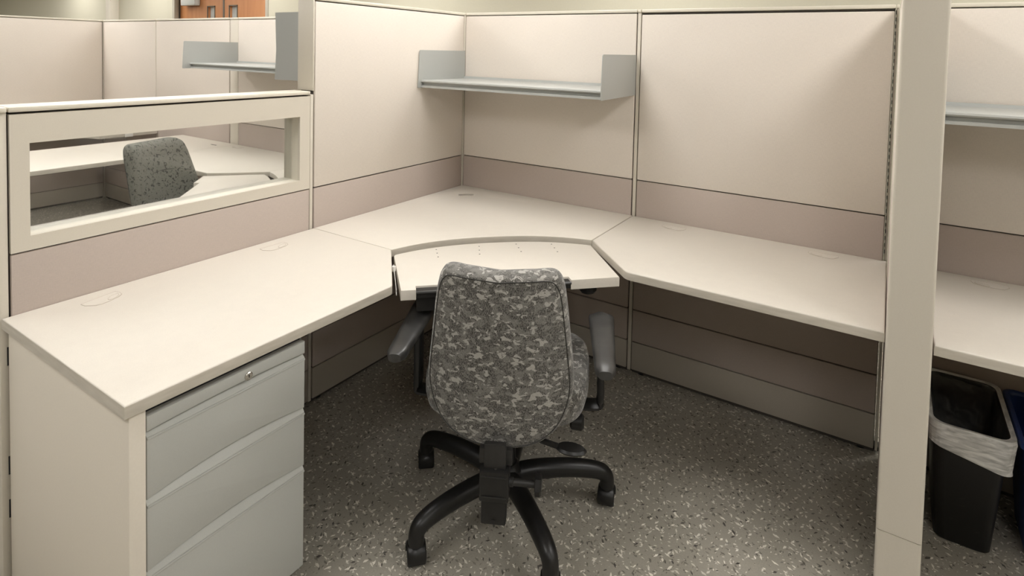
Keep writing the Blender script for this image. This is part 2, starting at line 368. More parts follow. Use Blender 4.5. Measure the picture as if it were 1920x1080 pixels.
# double door
dr = struct('door_1', B((DX0, RY1+0.118, 0.0), (DX1, RY1+0.150, DZ)), 'frame_bronze', smooth=0)
bm = bmesh.new()
for x in (DX0, DX1-0.055): box(bm, (x, RY1-0.008, 0), (x+0.055, RY1+0.05, DZ), 0.002)
box(bm, (DX0, RY1-0.008, DZ-0.05), (DX1, RY1+0.05, DZ), 0.002)
part('door_frame', bm, 'frame_tan', dr, True)
bm = bmesh.new()
box(bm, (DX0, RY1+0.05, 0), (DX0+0.035, RY1+0.118, DZ)); box(bm, (DX1-0.04, RY1+0.05, 0), (DX1, RY1+0.118, DZ)); box(bm, (DX0+0.035, RY1+0.070, 0), (DX0+0.045, RY1+0.080, DZ))
part('door_stop', bm, 'frame_bronze', dr, True, smooth=0)
for i, (x0, x1, lx0, lx1) in enumerate(((DX0+0.05, -5.245, -5.585, -5.43), (-5.205, DX1-0.05, -5.095, -4.935))):
    rect = [(x0, 0.01), (x1, 0.01), (x1, DZ-0.06), (x0, DZ-0.06)]; hole = [(lx0, 1.05), (lx1, 1.05), (lx1, 1.955), (lx0, 1.955)]
    bm = prism(rect, -(RY1+0.118), -(RY1+0.075), [hole])
    bmesh.ops.rotate(bm, verts=bm.verts, cent=(0, 0, 0), matrix=Matrix.Rotation(math.pi/2, 3, 'X'))
    lf = part('door_leaf', bm, 'door_wood', dr, True, smooth=0)
    part('vision_pane', B((lx0, RY1+0.108, 1.05), (lx1, RY1+0.116, 1.955)), 'lite_glass', lf, True, smooth=0)
    bm = bmesh.new()
    for xx in (lx0-0.012, lx1): box(bm, (xx, RY1+0.068, 1.04), (xx+0.012, RY1+0.078, 1.967))
    box(bm, (lx0-0.012, RY1+0.068, 1.955), (lx1+0.012, RY1+0.078, 1.967))
    part('vision_frame', bm, 'frame_bronze', lf, True, smooth=0)
part('meeting_stile', B((-5.243, RY1+0.072, 0.01), (-5.207, RY1+0.085, DZ-0.06)), 'frame_bronze', dr, True)
cl = part('door_closer', B((-6.10, RY1-0.01, 1.975), (-5.76, RY1+0.070, 2.11), 0.012), 'grey_steel', dr, True, label='grey door closer box')

# ------------------------------------------------------------------ cubicle panels
T, BT, BD, LZ, BS = 1.657, 0.898, 0.299, 1.2785, 0.15
TH = 0.10
def mapper(axis, face):
    if axis == 'x': return lambda l, d, z: (l, face+d, z)             # run along X, front faces -Y
    if axis == 'y': return lambda l, d, z: (face-d, l, z)             # run along Y, front faces +X
    return lambda l, d, z: (face+d, l, z)                              # 'w': run along Y, front faces -X
def cubicle_panel(label, axis, face, l0, l1, top=T, glazed=False, group='tall panels of the cubicles', gap=0.004, rear=True, topgap=0.004):
    M = mapper(axis, face)
    mid = M((l0+l1)/2, TH/2, 0)
    t = thing('cubicle_panel', label, 'partition', mid, 0, group)
    def P(name, a, c, m, bev=0.002, par=t, **k): return part(name, B(M(*a), M(*c), bev), m, par, True, **k)
    e = gap/2
    wz0, wz1 = (0.940, 1.193)
    wl0, wl1 = l0+0.045, l1-0.049
    if not glazed:
        P('frame', (l0+0.001, 0.014, 0.003), (l1-0.001, TH-0.014, top-0.004), 'panel_core', 0)
    else:
        bm = bmesh.new()
        box(bm, M(l0+0.001, 0.014, 0.003), M(l1-0.001, TH-0.014, wz0-0.01)); box(bm, M(l0+0.001, 0.014, wz1+0.01), M(l1-0.001, TH-0.014, top-0.004))
        box(bm, M(l0+0.001, 0.014, wz0-0.01), M(wl0-0.01, TH-0.014, wz1+0.01)); box(bm, M(wl1+0.01, 0.014, wz0-0.01), M(l1-0.001, TH-0.014, wz1+0.01))
        part('frame', bm, 'panel_core', t, True, smooth=0)
    P('top_cap', (l0+0.0005, -0.001, top), (l1-0.0005, TH+0.001, top+0.014), 'cap_paint', 0.003)
    for side in ((0, 1) if rear else (0,)):
        d0, d1 = (0.0, 0.013) if side == 0 else (TH-0.013, TH)
        pre = '' if side == 0 else 'rear_'
        if glazed:
            # flat framed glazing surround: one pane frame with a rectangular opening
            out = [(l0+e, BT+0.002), (l1-e, BT+0.002), (l1-e, top-0.006), (l0+e, top-0.006)]
            inn = [(wl0, wz0), (wl1, wz0), (wl1, wz1), (wl0, wz1)]
            bm = prism(out, 0, 1, [inn])
            for v in bm.verts:
                l, z, d = v.co.x, v.co.y, (d0 if v.co.z > 0.5 else d1)
                v.co = M(l, d, z)
            part(pre+'window_frame', bm, 'cream_paint', t, True, smooth=0)
        else:
            P(pre+'upper_tile', (l0+e, d0, BT+0.002), (l1-e, d1, top-topgap), 'tile_fabric', 0.004)
        P(pre+'band_tile', (l0+e, d0, BD+0.002), (l1-e, d1, BT-0.002), 'band_fabric', 0.004)
        P(pre+'lower_tile', (l0+e, d0, BS+0.002), (l1-e, d1, BD-0.002), 'band_fabric', 0.004)
        P(pre+'base_cover', (l0+e, d0+0.001, 0.019), (l1-e, d1, BS-0.002), 'base_paint', 0.003)
    if glazed:
        bm = bmesh.new()
        for a, c in (((wl0-0.006, wz0-0.006), (wl1+0.006, wz0)), ((wl0-0.006, wz1), (wl1+0.006, wz1+0.006)), ((wl0-0.006, wz0), (wl0, wz1)), ((wl1, wz0), (wl1+0.006, wz1))):
            box(bm, M(a[0], 0.012, a[1]), M(c[0], TH-0.012, c[1]))
        part('window_reveal', bm, 'cap_paint', t, True, smooth=0)
        P('glass_pane', (wl0-0.003, 0.052, wz0-0.003), (wl1+0.003, 0.058, wz1+0.003), 'clear_glass', 0, smooth=0)
    for l in (l0+0.045, l1-0.045):
        bm = lathe(bmesh.new(), [(0.026, 0.0), (0.028, 0.006), (0.012, 0.012), (0.007, 0.014), (0.007, 0.034)], M(l, TH*0.38, 0), seg=14)
        part('levelling_foot', bm, 'black_plastic', t, True)
    return t
def post(label, axis, face, l0, l1, top=T, d0=0.004, d1=TH-0.004, m='cream_paint', group='connector posts between panels', cap=True, slots=()):
    M = mapper(axis, face); t = thing('connector_post', label, 'post', M((l0+l1)/2, TH/2, 0), 0, group)
    part('post_body', B(M(l0, d0, 0.012), M(l1, d1, top), 0.002), m, t, True)
    bm = bmesh.new(); box(bm, M((l0+l1)/2-0.012, 0.03, 0), M((l0+l1)/2+0.012, TH-0.03, 0.014)); part('post_foot', bm, 'black_plastic', t, True)
    if cap: part('post_cap', B(M(l0, min(d0, -0.001), top), M(l1, TH+0.001, top+0.014), 0.003), 'cap_paint', t, True)
    for (l, d, z0, z1) in slots:
        part('hook_slot', B(M(l-0.004, d-0.001, z0), M(l+0.004, d+0.003, z1)), 'dark_gap', t, True)
    return t

G1 = 'tall fabric panels along the back of the cubicles'
cubicle_panel('tall beige fabric panel in the corner behind the grey wall shelf', 'x', 0, 0.004, 0.974, group=G1)
p2 = cubicle_panel('tall beige fabric panel without shelf above the right-hand desk', 'x', 0, 0.995, 1.952, group=G1, topgap=0.010)
cubicle_panel('tall beige panel beyond the upright divider, above the waste bins', 'x', 0, 2.082, 3.04, group=G1)
cubicle_panel('tall beige panel of the far cubicle carrying its grey shelf', 'x', 0, -2.090, -1.105, group=G1)
cubicle_panel('tall beige panel of the far cubicle beside the shared side panel', 'x', 0, -1.095, -0.106, group=G1)
cubicle_panel('tall beige panel between the wide post and the narrow seam under the doors', 'x', 0, -3.262, -2.202, group=G1)
cubicle_panel('tall beige panel in the far corner left of the wooden doors', 'x', 0, -4.222, -3.278, group=G1)
G2 = 'side panels of the cubicles'
cubicle_panel('tall beige side panel between the glazed low panel and the shelf corner', 'y', 0, -0.983, -0.006, group=G2)
cubicle_panel('low side panel with a long glass window above the left desk', 'y', 0, -1.962, -1.003, top=LZ, glazed=True, group=G2)
cubicle_panel('far-left shaded beige panel next to the far corner', 'y', -4.23, -1.20, -0.006, group=G2)
cubicle_panel('far-left shaded beige panel at the left edge of the picture', 'y', -4.23, -2.42, -1.22, group=G2)
cubicle_panel('short divider panel standing between the right-hand desk and the waste bins', 'w', 1.9655, -0.6725, -0.008, group=G2)
# posts
post('slim cream post right of the grey wall shelf', 'x', 0, 0.9765, 0.9925)
post('slim cream post in the corner behind the corner desk', 'x', 0, -0.0995, 0.002, d0=-0.004)
post('slim cream post between the glazed low panel and tall side panel', 'y', 0, -1.000, -0.9855, top=LZ, cap=False)
post('wide cream post on the far cubicle wall beside its shelf', 'x', 0, -2.197, -2.095)
post('thin post seam between the two far panels below the doors', 'x', 0, -3.2765, -3.2635)
post('slim dark-lined post in the far left corner', 'x', 0, -4.3295, -4.2235, d0=-0.004, m='base_paint')
post('slim post at the open near end of the glazed low panel', 'y', 0, -1.9845, -1.9645, top=LZ,
     slots=[(-1.966, 0.003, z, z+0.05) for z in (0.60, 0.30, 0.18)])
post('slim post joining the back panel and the short divider', 'x', 0, 1.9545, 1.9635, d0=0.006, m='cream_paint')
# slotted rail at the right end of the panel next to the divider
bm = bmesh.new(); z = 0.76
rail = part('slotted_rail', B((1.9520, 0.001, 0.05), (1.9535, 0.012, T-0.006)), 'panel_core', p2, True)
while z < 1.64:
    box(bm, (1.9522, -0.0005, z), (1.9550, 0.002, z+0.014)); z += 0.025
sl = part('rail_slots', bm, 'dark_gap', rail, True, smooth=0)
# tall end of the side panel rising above the low panel
t = thing('end_trim', 'cream end trim of the tall side panel rising above the low panel', 'panel trim', (-0.05, -0.988, LZ+0.0145))
part('trim_strip', B((-0.099, -0.990, LZ+0.0145), (-0.001, -0.9845, T+0.013), 0.002), 'cream_paint', t, True)
part('trim_edge', B((-0.006, -0.9915, LZ+0.0145), (-0.0005, -0.990, T+0.013), 0.0005), 'cap_paint', t, True)
# end cover of the short divider: the bright upright in the right foreground
t = thing('divider_end_cover', 'cream painted upright end cover of the divider in the right foreground', 'panel trim', (2.0165, -0.685, 0))
bm = prism(rrect(1.9650, 2.0680, -0.698, -0.674, 0.008), 0.205, T+0.014); part('upper_cover', bm, 'cream_paint', t, True, smooth=50)
bm = prism(rrect(1.9650, 2.0680, -0.697, -0.674, 0.008), 0.012, 0.203); part('base_cover', bm, 'cream_paint', t, True, smooth=50)
part('levelling_foot', lathe(bmesh.new(), [(0.022, 0), (0.022, 0.008), (0.008, 0.013)], (2.0165, -0.683, 0), seg=12), 'black_plastic', t, True)

# ------------------------------------------------------------------ worksurfaces
D, DT = 0.734, 0.028
A, S, DD = 0.983, 0.436, 0.673
def arc_pts(half, bulge, mx, my, n=22):
    """curved front of the corner desk, from left end to right end"""
    out = []
    for i in range(n+1):
        p = -half+2*half*i/n; q = bulge*(1-abs(p/half)**2.4)
        out.append((mx+0.70711*p-0.70711*q, my+0.70711*p+0.70711*q))
    return out
def mir(pts): return [(-0.1-x, y) for x, y in pts]
def grommet(desk, x, y, rot, flip=1):
    g = []
    for px, py in [(-0.048, 0.024), (0.048, 0.024), (0.050, 0.004), (0.044, -0.012), (0.028, -0.021), (0.0, -0.026), (-0.024, -0.026), (-0.036, -0.020), (-0.050, 0.004)]:
        px *= flip; g.append((x+px*math.cos(rot)-py*math.sin(rot), y+px*math.sin(rot)+py*math.cos(rot)))
    g = g if flip > 0 else g[::-1]
    o = part('grommet', prism(g, D-0.002, D+0.0008), 'grommet_plastic', desk, True, smooth=0)
    part('plate_groove', tube(bmesh.new(), [(q[0], q[1], D+0.0006) for q in g+[g[0]]], 0.0008, 6, cap=False), 'groove_shade', o, True)
    f = []
    for kk in range(16):
        a = 2*math.pi*kk/16; ex, ey = 0.021*math.cos(a), 0.0095*math.sin(a); px, py = (0.022+0.9*ex-0.43*ey)*flip, -0.008+0.43*ex+0.9*ey
        f.append((x+px*math.cos(rot)-py*math.sin(rot), y+px*math.sin(rot)+py*math.cos(rot)))
    f = f if flip > 0 else f[::-1]
    part('grommet_flap', prism(f, D, D+0.0014), 'grommet_plastic', o, True, smooth=0)
    part('flap_groove', tube(bmesh.new(), [(q[0], q[1], D+0.0012) for q in f+[f[0]]], 0.0007, 6, cap=False), 'groove_shade', o, True)
def edge_mat(o):
    o.data.materials.append(MATS['edge_band'])
    for p in o.data.polygons:
        if abs(p.normal.z) < 0.3: p.material_index = 1
def desk(label, pts, c, group=None, bev=0.005, holes=()):
    t = thing('desk', label, 'desk', (c[0], c[1], 0), 0, group)
    edge_mat(part('worktop', prism(pts, D-DT, D, holes, bev), 'laminate', t, True, smooth=40))
    return t
def bracket(t, x, y, dx, dy):
    bm = bmesh.new(); L = 0.42
    w_ = Vector((-dy, dx, 0))*0.012; d_ = Vector((dx, dy, 0))
    p = Vector((x, y, 0))
    vs = [p+Vector((0, 0, D-DT-0.11)), p+Vector((0, 0, D-DT-0.001)), p+d_*L+Vector((0, 0, D-DT-0.001)), p+d_*L+Vector((0, 0, D-DT-0.03))]
    a = [bm.verts.new(v+w_*0.15) for v in vs]; c = [bm.verts.new(v-w_*0.15) for v in vs]
    bm.faces.new(a); bm.faces.new(c[::-1])
    for i in range(4): bm.faces.new((a[i], c[i], c[(i+1) % 4], a[(i+1) % 4]))
    part('support_bracket', bm, 'base_paint', t, True, smooth=0)
GD = 'cream worktops'
# corner desk with a grommet hole
notch = arc_pts((A-S)*0.70711, 0.098, (A+S)/2, -(A+S)/2)
cpoly = [(0.002, -0.002), (0.002, -A+0.001)]+notch+[(A-0.001, -0.002)]
def gl(k): return (0.158+0.036*math.cos(k)+0.0, -0.172)
hole = []
for px, py in [(-0.045, 0.018), (0.0, 0.026), (0.045, 0.018), (0.045, -0.006), (0.030, -0.022), (-0.030, -0.022), (-0.045, -0.006)]:
    r = math.radians(45); hole.append((0.160+px*math.cos(r)-py*math.sin(r), -0.172+px*math.sin(r)+py*math.cos(r)))
def cdesk(label, poly, hole, c, fl, group):
    t = desk(label, poly, c, group, 0.003, [hole])
    if fl:
        ctr = Vector((sum(h[0] for h in hole)/len(hole), sum(h[1] for h in hole)/len(hole)))
        inn = [((h[0]-ctr.x)*0.86+ctr.x, (h[1]-ctr.y)*0.86+ctr.y) for h in hole]; ou = [((h[0]-ctr.x)*1.08+ctr.x, (h[1]-ctr.y)*1.08+ctr.y) for h in hole]
        ri = part('grommet_ring', prism(ou, D-0.004, D+0.0014, [inn]), 'grommet_plastic', t, True, smooth=0)
        bm = loft(bmesh.new(), [[(x, y, D) for x, y in inn], [(x, y, D-0.045) for x, y in inn]], True); part('grommet_sleeve', bm, 'grommet_plastic', ri, True, smooth=0)
    return t
t = cdesk('corner desk with a curved notch around the keyboard tray', cpoly, hole, (0.4, -0.4), True, GD)
bracket(t, 0.45, -0.001, 0, -1)
# left desk
lp = [(0.002, -A-0.0015), (S, -A-0.0015), (DD, -A-0.0015-(DD-S)), (DD, -1.982), (0.002, -1.982)]
lp = round_corner(lp, 2, 0.035)
t = desk('long left-hand desk resting on the drawer pedestal and end panel', lp[::-1], (0.33, -1.5), GD, 0.004)
grommet(t, 0.082, -1.775, math.radians(-78)+math.pi, 1); grommet(t, 0.080, -1.215, math.radians(-90)+math.pi, 1)
bracket(t, 0.001, -1.03, 1, 0)
ep = thing('desk_end_panel', 'cream support panel closing the near end of the left desk', 'desk panel', (0.335, -1.952, 0))
part('panel_board', B((0.006, -1.970, 0.012), (0.664, -1.936, D-DT-0.0005), 0.003), 'end_laminate', ep, True)
for x in (0.06, 0.60): part('levelling_foot', lathe(bmesh.new(), [(0.015, 0), (0.015, 0.006), (0.006, 0.013)], (x, -1.953, 0), seg=12), 'black_plastic', ep, True)
for z in (0.62, 0.16):
    part('wall_hook', B((0.0005, -1.966, z), (0.006, -1.940, z+0.045), 0.001), 'cream_paint', ep, True)
# right desk
rp = [(A+0.0015, -0.002), (A+0.0015, -S), (A+0.0015+(DD-S), -DD), (1.9635, -DD), (1.9635, -0.002)]
rp = round_corner(rp, 2, 0.045)
t = desk('long right-hand desk below the shelfless back panel', rp, (1.47, -0.33), GD, 0.006)
grommet(t, 1.196, -0.078, 0.0, -1); grommet(t, 1.762, -0.076, 0.0, -1)
bracket(t, 1.02, -0.001, 0, -1); bracket(t, 1.94, -0.001, 0, -1)
# next cubicle's desk on the right
t = desk('desk beyond the divider, above the waste bins', [(2.072, -0.002), (2.072, -0.678), (3.03, -0.678), (3.03, -0.002)], (2.55, -0.34), GD, 0.006)
grommet(t, 2.252, -0.068, 0.0, -1); bracket(t, 2.10, -0.001, 0, -1); bracket(t, 3.0, -0.001, 0, -1)
# far cubicle (mirror image about the shared side panel)
t = cdesk('far cubicle corner desk with curved notch seen through the window', mir(cpoly)[::-1], mir(hole)[::-1], (-0.5, -0.4), False, GD); bracket(t, -0.55, -0.001, 0, -1)
fr = [(-1.0845, -0.002), (-1.0845, -S), (-1.322, -DD), (-2.088, -DD), (-2.088, -0.002)]
t = desk('far cubicle desk below the far shelf', fr[::-1], (-1.6, -0.33), GD, 0.005); bracket(t, -1.12, -0.001, 0, -1); bracket(t, -2.07, -0.001, 0, -1)
grommet(t, -1.985, -0.075, 0.0, -1)
t = desk('far cubicle long desk running away behind the flecked chair', [(-2.845, -0.002), (-2.845, -2.0), (-2.0905, -2.0), (-2.0905, -0.002)], (-2.45, -1.0), GD, 0.005)
bm = bmesh.new(); box(bm, (-2.83, -1.99, 0.002), (-2.11, -1.96, D-DT)); part('end_support', bm, 'cream_paint', t, True); bracket(t, -2.12, -0.001, 0, -1); bracket(t, -2.82, -0.001, 0, -1)
slot = rrect(-2.24, -2.17, -0.125, -0.113, 0.005)
part('cable_slot', prism(slot, D-0.002, D+0.0006), 'dark_gap', t, True)
far = [(-4.225, -0.002), (-4.225, -A)]+[(x-4.23, y) for x, y in notch]+[(-4.23+A, -0.002)]
t = desk('farthest corner desk showing its thick edge below the far-left panels', far, (-3.8, -0.4), GD, 0.003); bracket(t, -3.8, -0.001, 0, -1)
part('edge_clip', B((-3.2475, -0.255, D-DT-0.004), (-3.238, -0.195, D+0.002), 0.003), 'white_wire', t, True, label='white plastic clip')

# ------------------------------------------------------------------ keyboard trays
def key_tray(label, fl, c, detail):
    t = thing('keyboard_tray', label, 'keyboard tray', (c[0], c[1], 0), 0, 'keyboard trays in the corner desks')
    Z1, Z0 = 0.722, 0.690
    def X(pts): return pts if fl > 0 else mir(pts)[::-1]
    h = (A-S)*0.70711-0.010
    ar = arc_pts(h, 0.086, (A+S)/2+0.016, -(A+S)/2-0.020, 24)
    ar = [p for p in ar]
    FL, FR = Vector((0.7005, -1.2125)), Vector((1.2105, -0.702)); dv = (FR-FL).normalized(); nv = Vector((dv.y, -dv.x))   # nv points to the user
    a0, a1 = FL+dv*0.047, FL+dv*0.552; ins = 0.030
    poly = ar+[tuple(FR), tuple(a1), tuple(a1-nv*ins), tuple(a0-nv*ins), tuple(a0), tuple(FL)]
    poly = round_corner(poly, 0, 0.02)
    part('tray_board', prism(X(poly)[::-1], Z0, Z1, bev=0.0025, seg=2), 'laminate', t, True, smooth=40)
    if not detail: return t
    pr = [tuple(a0+dv*0.0005), tuple(a1-dv*0.0005), tuple(a1-nv*ins-dv*0.0005), tuple(a0-nv*ins+dv*0.0005)]
    part('front_insert', prism(pr, Z0+0.004, Z1-0.006, bev=0.003), 'black_plastic', t, True)
    e0, e1 = a0+nv*0.001, a1+nv*0.001
    bm = tube(bmesh.new(), [(e0.x, e0.y, Z1-0.010), (e1.x, e1.y, Z1-0.010)], 0.005, 10); part('insert_lip', bm, 'arm_rubber', t, True)
    # mechanism below
    q0, q1 = FL+dv*0.050, FL+dv*0.30
    mp = [tuple(q0-nv*0.010), tuple(q1-nv*0.010), tuple(q1-nv*0.10), tuple(q0-nv*0.10)]
    part('tilt_housing', prism(mp, Z0-0.042, Z0-0.0005), 'black_plastic', t, True)
    kc = FL+dv*0.640-nv*0.080
    part('adjust_knob', lathe(bmesh.new(), [(0.020, 0.0), (0.030, -0.004), (0.031, -0.036), (0.024, -0.046)], (kc.x, kc.y, Z0), seg=24), 'black_plastic', t, True, label='round black adjustment knob')
    kc = FL+dv*0.575-nv*0.05
    part('lock_lever', B((kc.x-0.014, kc.y-0.014, Z0-0.016), (kc.x+0.014, kc.y+0.014, Z0), 0.004), 'black_plastic', t, True)
    # support arm to the corner desk
    mid = (FL+FR)/2
    bm = tube(bmesh.new(), [(mid.x-nv.x*0.10, mid.y-nv.y*0.10, Z0-0.03), (mid.x-nv.x*0.5, mid.y-nv.y*0.5, Z0-0.012)], 0.03, 8, squash=(0.35, 1)); part('support_arm', bm, 'black_steel', t, True)
    # little screw holes in four rows
    for hx, hy, ddx, ddy in ((0.545, -0.860, 0.028, -0.028), (0.652, -0.735, 0.026, -0.034), (0.752, -0.628, 0.030, -0.030), (0.863, -0.546, 0.030, -0.031)):
        for k2 in range(3):
            x, y = hx+ddx*k2, hy+ddy*k2
            part('screw_hole', lathe(bmesh.new(), [(0.0028, Z1-0.002), (0.0028, Z1+0.0004)], (x, y, 0), seg=8), 'dark_gap', t, True)
    # white cable hanging at the left side
    bm = tube(bmesh.new(), bez([(0.557, -1.098, 0.738), (0.578, -1.112, 0.705), (0.612, -1.142, 0.690), (0.640, -1.168, 0.676)], 6), 0.0015, 8)
    cb = part('cable', bm, 'white_wire', t, True, label='thin white cable')
    part('cable_clip', B((0.555, -1.106, 0.716), (0.566, -1.094, 0.735), 0.002), 'white_wire', cb, True)
    return t
key_tray('cream keyboard tray with black front insert in front of the grey chair', 1, (0.84, -0.84), True)
key_tray('far cubicle keyboard tray right of the flecked chair', -1, (-0.94, -0.84), False)

# ------------------------------------------------------------------ wall shelves
def wall_shelf(label, x0, x1, zb=1.280, zt=1.466, dep=0.37, left_plate=True):
    t = thing('wall_shelf', label, 'shelf', ((x0+x1)/2, 0, zb), 0, 'grey steel wall shelves')
    for x, s in ((x0, 1), (x1, -1)):
        # end plate: rounded front top corner, slightly raked front edge
        pts = [(-0.003, zb+0.004), (-dep-0.006, zb), (-dep+0.004, zt), (-0.003, zt)]
        pts = round_corner(pts, 2, 0.008); pts = round_corner(pts, 1, 0.005)
        bm = prism(pts, 0, 0.0035)
        for v in bm.verts: v.co = (x+s*v.co.z if s > 0 else x-v.co.z, v.co.x, v.co.y)
        part('end_plate', bm, 'shelf_steel', t, True, smooth=40)
    xa, xb = x0+0.004, x1-0.004
    zs = zb+0.036
    # tray profile (y, z) extruded along x: rolled front lip, recessed face, back flange
    prof = [(-0.008, zs+0.014), (-0.011, zs+0.014), (-0.014, zs+0.002), (-0.30, zs+0.002), (-0.345, zs+0.004), (-0.354, zs+0.002), (-0.356, zs-0.004), (-0.352, zs-0.009), (-0.340, zs-0.010),
            (-0.340, zs-0.022), (-0.352, zs-0.024), (-0.353, zs-0.034), (-0.330, zs-0.035), (-0.330, zs-0.006), (-0.008, zs-0.006)]
    bm = bmesh.new()
    a = [bm.verts.new((xa, y, z)) for y, z in prof]; c = [bm.verts.new((xb, y, z)) for y, z in prof]
    bm.faces.new(a); bm.faces.new(c[::-1])
    for i in range(len(prof)): bm.faces.new((a[i], a[(i+1) % len(prof)], c[(i+1) % len(prof)], c[i]))
    part('shelf_board', bm, 'shelf_steel', t, True, smooth=30)
    part('end_bolt', lathe(bmesh.new(), [(0.005, -0.006), (0.006, 0.0)], (xb-0.001, -0.352, zs-0.018), 'X', 10), 'dark_gap', t, True)
    return t
wall_shelf('grey steel wall shelf with end plates in the corner above the desk', 0.0035, 0.9775)
wall_shelf('grey steel wall shelf on the far cubicle back panel', -2.090, -1.050, zb=1.302, zt=1.488, dep=0.40)
wall_shelf('grey steel wall shelf beyond the divider above the waste bins', 2.085, 3.035)
# shelf hung on the far side of the shared tall side panel: only its near end plate shows
t = thing('side_shelf', 'grey steel shelf whose tall end plate shows beside the side panel', 'shelf', (-0.10, -0.5, 1.316))
for y in (-0.834, -0.06):
    pts = [(-0.103, 1.316), (-0.472, 1.313), (-0.462, 1.45), (-0.470, 1.625), (-0.103, 1.625)]
    bm = prism(pts, 0, 0.0035)
    for v in bm.verts: v.co = (v.co.x, y+v.co.z, v.co.y)
    part('end_plate', bm, 'shelf_steel', t, True, smooth=0)
part('shelf_board', B((-0.104, -0.830, 1.345), (-0.452, -0.061, 1.365), 0.003), 'shelf_steel', t, True)

# ------------------------------------------------------------------ drawer pedestal
t = thing('drawer_pedestal', 'grey steel three-drawer pedestal with lock under the left desk', 'drawer unit', (0.34, -1.73, 0))
PY0, PY1, PX = -1.9270, -1.5225, 0.645
part('body', B((0.06, PY0, 0.02), (PX-0.022, PY1, D-DT-0.020), 0.003), 'dark_gap', t, True)
part('side_panel', B((0.06, PY1-0.0005, 0.02), (PX-0.020, PY1+0.002, D-DT-0.020)), 'grey_steel', t, True)
for x in (0.12, 0.56):
    for y in (PY0+0.05, PY1-0.05): part('foot', lathe(bmesh.new(), [(0.014, 0), (0.014, 0.006), (0.007, 0.021)], (x, y, 0), seg=10), 'black_plastic', t, True)
def yz_front(name, z_bot, z_top, arch, parent, lip=0.0):
    """drawer front in the YZ plane with an arched bottom edge"""
    n = 20; ya, yb = PY0+0.001, PY1-0.001
    bot = []
    for i in range(n+1):
        s_ = i/n; bot.append((ya+(yb-ya)*s_, z_bot+arch*(1-(2*s_-1)**2)))
    pts = bot+[(yb, z_top), (ya, z_top)]
    bm = prism(pts, PX-0.020, PX, bev=0.0015, seg=2)
    for v in bm.verts: v.co = (v.co.z, v.co.x, v.co.y)
    return part(name, bm, 'grey_steel', parent, True, smooth=40)
def pull(z, h, parent):
    """recessed sloping finger pull seen under the arched edge above"""
    bm = bmesh.new(); ya, yb = PY0+0.001, PY1-0.001
    pr = [(PX, z-0.001), (PX-0.001, z+0.002), (PX-0.018, z+h), (PX-0.0195, z+h), (PX-0.019, z-0.001)]
    a = [bm.verts.new((x, ya, zz)) for x, zz in pr]; c = [bm.verts.new((x, yb, zz)) for x, zz in pr]
    bm.faces.new(a); bm.faces.new(c[::-1])
    for i in range(5): bm.faces.new((a[i], a[(i+1) % 5], c[(i+1) % 5], c[i]))
    part('finger_pull', bm, 'grey_steel', parent, True, smooth=0)
    part('pull_bead', B((PX-0.003, ya, z-0.0045), (PX+0.0028, yb, z+0.0008), 0.0012), 'grey_steel', parent, True)
rail = yz_front('lock_rail', 0.6405, 0.6735, 0.006, t)
for (zb_, zt_, ar_) in ((0.4895, 0.626, 0.017), (0.3285, 0.475, 0.017), (0.045, 0.3145, 0.0)):
    d_ = yz_front('drawer', zb_, zt_, ar_, t)
    pull(zt_, 0.016 if zt_ > 0.6 else 0.030, d_)
ly = -1.690
lk = part('lock', lathe(bmesh.new(), [(0.0105, 0.0), (0.0105, 0.003), (0.0085, 0.0045), (0.0080, 0.0035), (0.003, 0.0035)], (PX, ly, 0.6545), 'X', 20), 'chrome', t, True, label='round chrome key lock')
part('keyhole', B((PX+0.0030, ly-0.0010, 0.6515), (PX+0.0042, ly+0.0010, 0.6575)), 'dark_gap', lk, True)

# ------------------------------------------------------------------ office chairs
def pillow(outline, layers, n=72):
    """closed cushion: outline(theta)->(x,z), layers = [(scale, y)] from rear centre round to front centre; y may be a function"""
    bm = bmesh.new(); rings = []
    for sc_, yf in layers:
        if sc_ <= 0:
            rings.append([bm.verts.new(yf(0, 0, 0))]); continue
        rings.append([bm.verts.new(yf(sc_, *outline(2*math.pi*k/n))) for k in range(n)])
    for a, c in zip(rings, rings[1:]):
        for k in range(n):
            k2 = (k+1) % n
            if len(a) == 1: bm.faces.new((a[0], c[k2], c[k]))
            elif len(c) == 1: bm.faces.new((a[k], a[k2], c[0]))
            else: bm.faces.new((a[k], a[k2], c[k2], c[k]))
    return bm
def sup(th, a, b_, e):
    c, s = math.cos(th), math.sin(th)
    return (a*abs(c)**(2/e)*(1 if c >= 0 else -1), b_*abs(s)**(2/e)*(1 if s >= 0 else -1))
